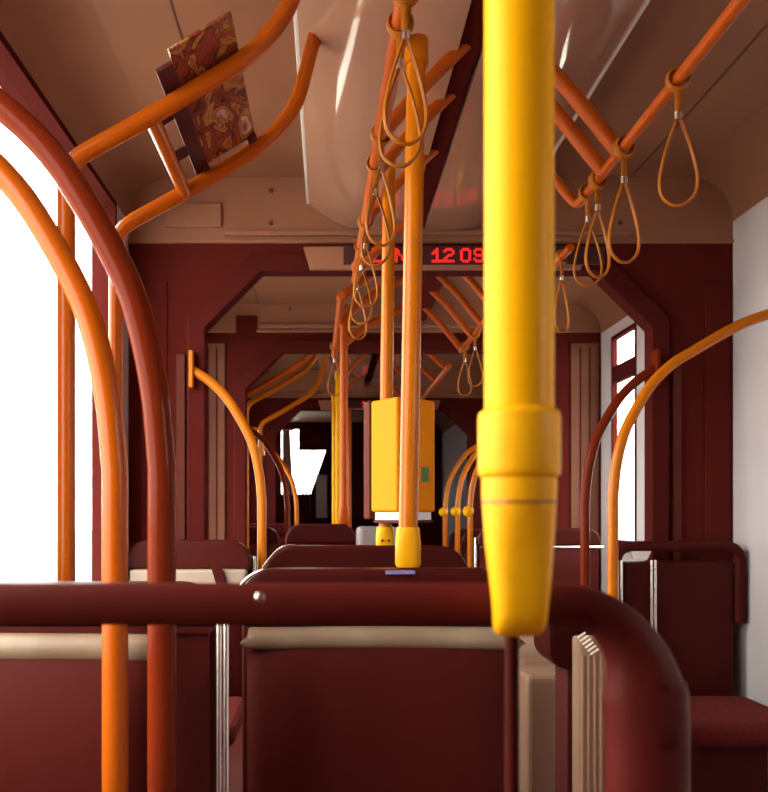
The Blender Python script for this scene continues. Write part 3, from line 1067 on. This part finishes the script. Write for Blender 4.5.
xa, xb = sx(578, d), sx(604, d)
obj('column', box(xa, xb, d, d + 0.04, 0.0, P(0, 638, d).z), 'plinth_beige', t, bevel=0.006)
for i in range(6):
    c0, c1 = P(577.5 + i * 2.6, 638 + i * 3.3, d - 0.012), P(585.5 + i * 2.6, 632.5 + i * 3.3, d - 0.012)
    tobj('ridge', tube([c0, c1], 0.0021, 8), 'rib_white', t)
for i in range(4):
    xx = xa + 0.006 + i * 0.011
    obj('flute', box(xx, xx + 0.004, d - 0.004, d + 0.001, 0.02, P(0, 655, d).z), 'plinth_beige', t, bevel=0.001)

# sticker on the seat top at the slim pole
o = obj('label_sticker', box(p2.x - 0.045, p2.x + 0.008, 1.454, 1.4597, P(0, 574, 1.46).z, P(0, 570.5, 1.46).z), 'sticker_blue', None)
tag(o, 'small lilac sticker on the seat top under the slim pole', 'sticker')

# ------------------------------------------------------------------ far end
t = thing('sun_visor', 'dark roller blind box across the far end window', 'blind', P(312, 450, 10.96))
a, b = P(298.5, 450, 10.9), P(330, 428, 10.9)
obj('blind', box(a.x, b.x, 10.95, 10.995, a.z, b.z), 'frame_dark', t, bevel=0.01)
tobj('roller', tube([(a.x, 10.96, b.z - 0.02), (b.x, 10.96, b.z - 0.02)], 0.03, 12), 'frame_dark', t)
d = 10.6
t = thing('driver_cab_partition', 'dark slanted cab partition beside the far end window', 'partition', (P(325, 0, d).x, d, 0))
obj('slanted_panel', prism([(P(326, 0, d).x, P(0, 450, d).z), (P(311, 0, d).x, P(0, 492, d).z), (P(311, 0, d).x, 0.0), (P(360, 0, d).x, 0.0), (P(360, 0, d).x, P(0, 440, d).z), (P(328, 0, d).x, P(0, 440, d).z)], d, d + 0.04), 'frame_dark', t)
obj('pale_panel', box(P(316, 0, d).x, P(327, 0, d).x, d - 0.02, d, P(0, 518, d).z, P(0, 475, d).z), 'white_plastic', t, bevel=0.006)
d = 10.75
t = thing('cab_desk', 'dark cab desk below the far end window', 'desk', (P(295, 0, d).x, d, 0))
obj('desk_body', box(XL + 0.02, P(311, 0, d).x - 0.01, d - 0.2, d + 0.1, 0.0, P(0, 495, d).z), 'maroon', t, bevel=0.03, seg=3)
for i, xx in enumerate((303, 306.5, 309.5)):
    tobj('instrument', loft([(P(xx, 0, d).x, d, P(0, 495, d).z, 0.015, 0.015, 2), (P(xx, 0, d).x, d, P(0, 491 - i % 2, d).z, 0.011, 0.011, 2)], 10), 'frame_dark', t)
d = 10.97
t = thing('curtain', 'narrow brown curtain at the left of the far end window', 'curtain', P(288, 500, d))
bm = bmesh.new()
cp = []
for i in range(13):
    u = i / 12
    cp.append((P(282.5 + 7.5 * u, 0, d).x, d + 0.015 * math.sin(u * 18)))
top = [bm.verts.new((x, y, P(0, 430, d).z)) for x, y in cp]
bot = [bm.verts.new((x + 0.05 * i / 12, y, P(0, 498, d).z)) for i, (x, y) in enumerate(cp)]
topb = [bm.verts.new((x, y + 0.006, P(0, 430, d).z)) for x, y in cp]
botb = [bm.verts.new((x + 0.05 * i / 12, y + 0.006, P(0, 498, d).z)) for i, (x, y) in enumerate(cp)]
for i in range(12):
    bm.faces.new((top[i], top[i + 1], bot[i + 1], bot[i]))
    bm.faces.new((topb[i + 1], topb[i], botb[i], botb[i + 1]))
    bm.faces.new((top[i + 1], top[i], topb[i], topb[i + 1]))
    bm.faces.new((bot[i], bot[i + 1], botb[i + 1], botb[i]))
bm.faces.new((top[0], bot[0], botb[0], topb[0]))
bm.faces.new((top[12], topb[12], botb[12], bot[12]))
c = tobj('cloth', bm, 'curtain', t)
tobj('rod', tube([(P(280, 0, d).x, d, P(0, 430, d).z), (P(294, 0, d).x, d, P(0, 430, d).z)], 0.012, 10), 'chrome', t)

# dark cabinet at the far end, right of the middle poles
d = 9.2
t = thing('driver_seat', 'dark high backed seat between middle poles and ticket machine, far away', 'seat', (P(356, 0, d).x, d, 0))
obj('backrest', prism(rrect(P(350, 0, d).x, P(363, 0, d).x, P(0, 520, d).z, P(0, 462, d).z, 0.03), d, d + 0.10), 'frame_dark', t, bevel=0.01)
obj('cushion', box(P(347, 0, d).x, P(366, 0, d).x, d, d + 0.45, 0.5, 0.62), 'cloth', t, bevel=0.03)
obj('pedestal', box(P(353, 0, d).x, P(360, 0, d).x, d + 0.12, d + 0.30, 0.0, 0.5), 'rubber', t)
# pale side shelf right of the far seats
d = 3.35
t = thing('floor_cabinet', 'pale grey cabinet top between the far seat and the ticket machine', 'cabinet', (P(372, 0, d).x, d, 0))
obj('cabinet_body', box(P(358, 0, d).x, P(400, 0, d).x, d, d + 0.25, 0.0, P(0, 527, d).z), 'cabinet_grey', t, bevel=0.02, seg=3)
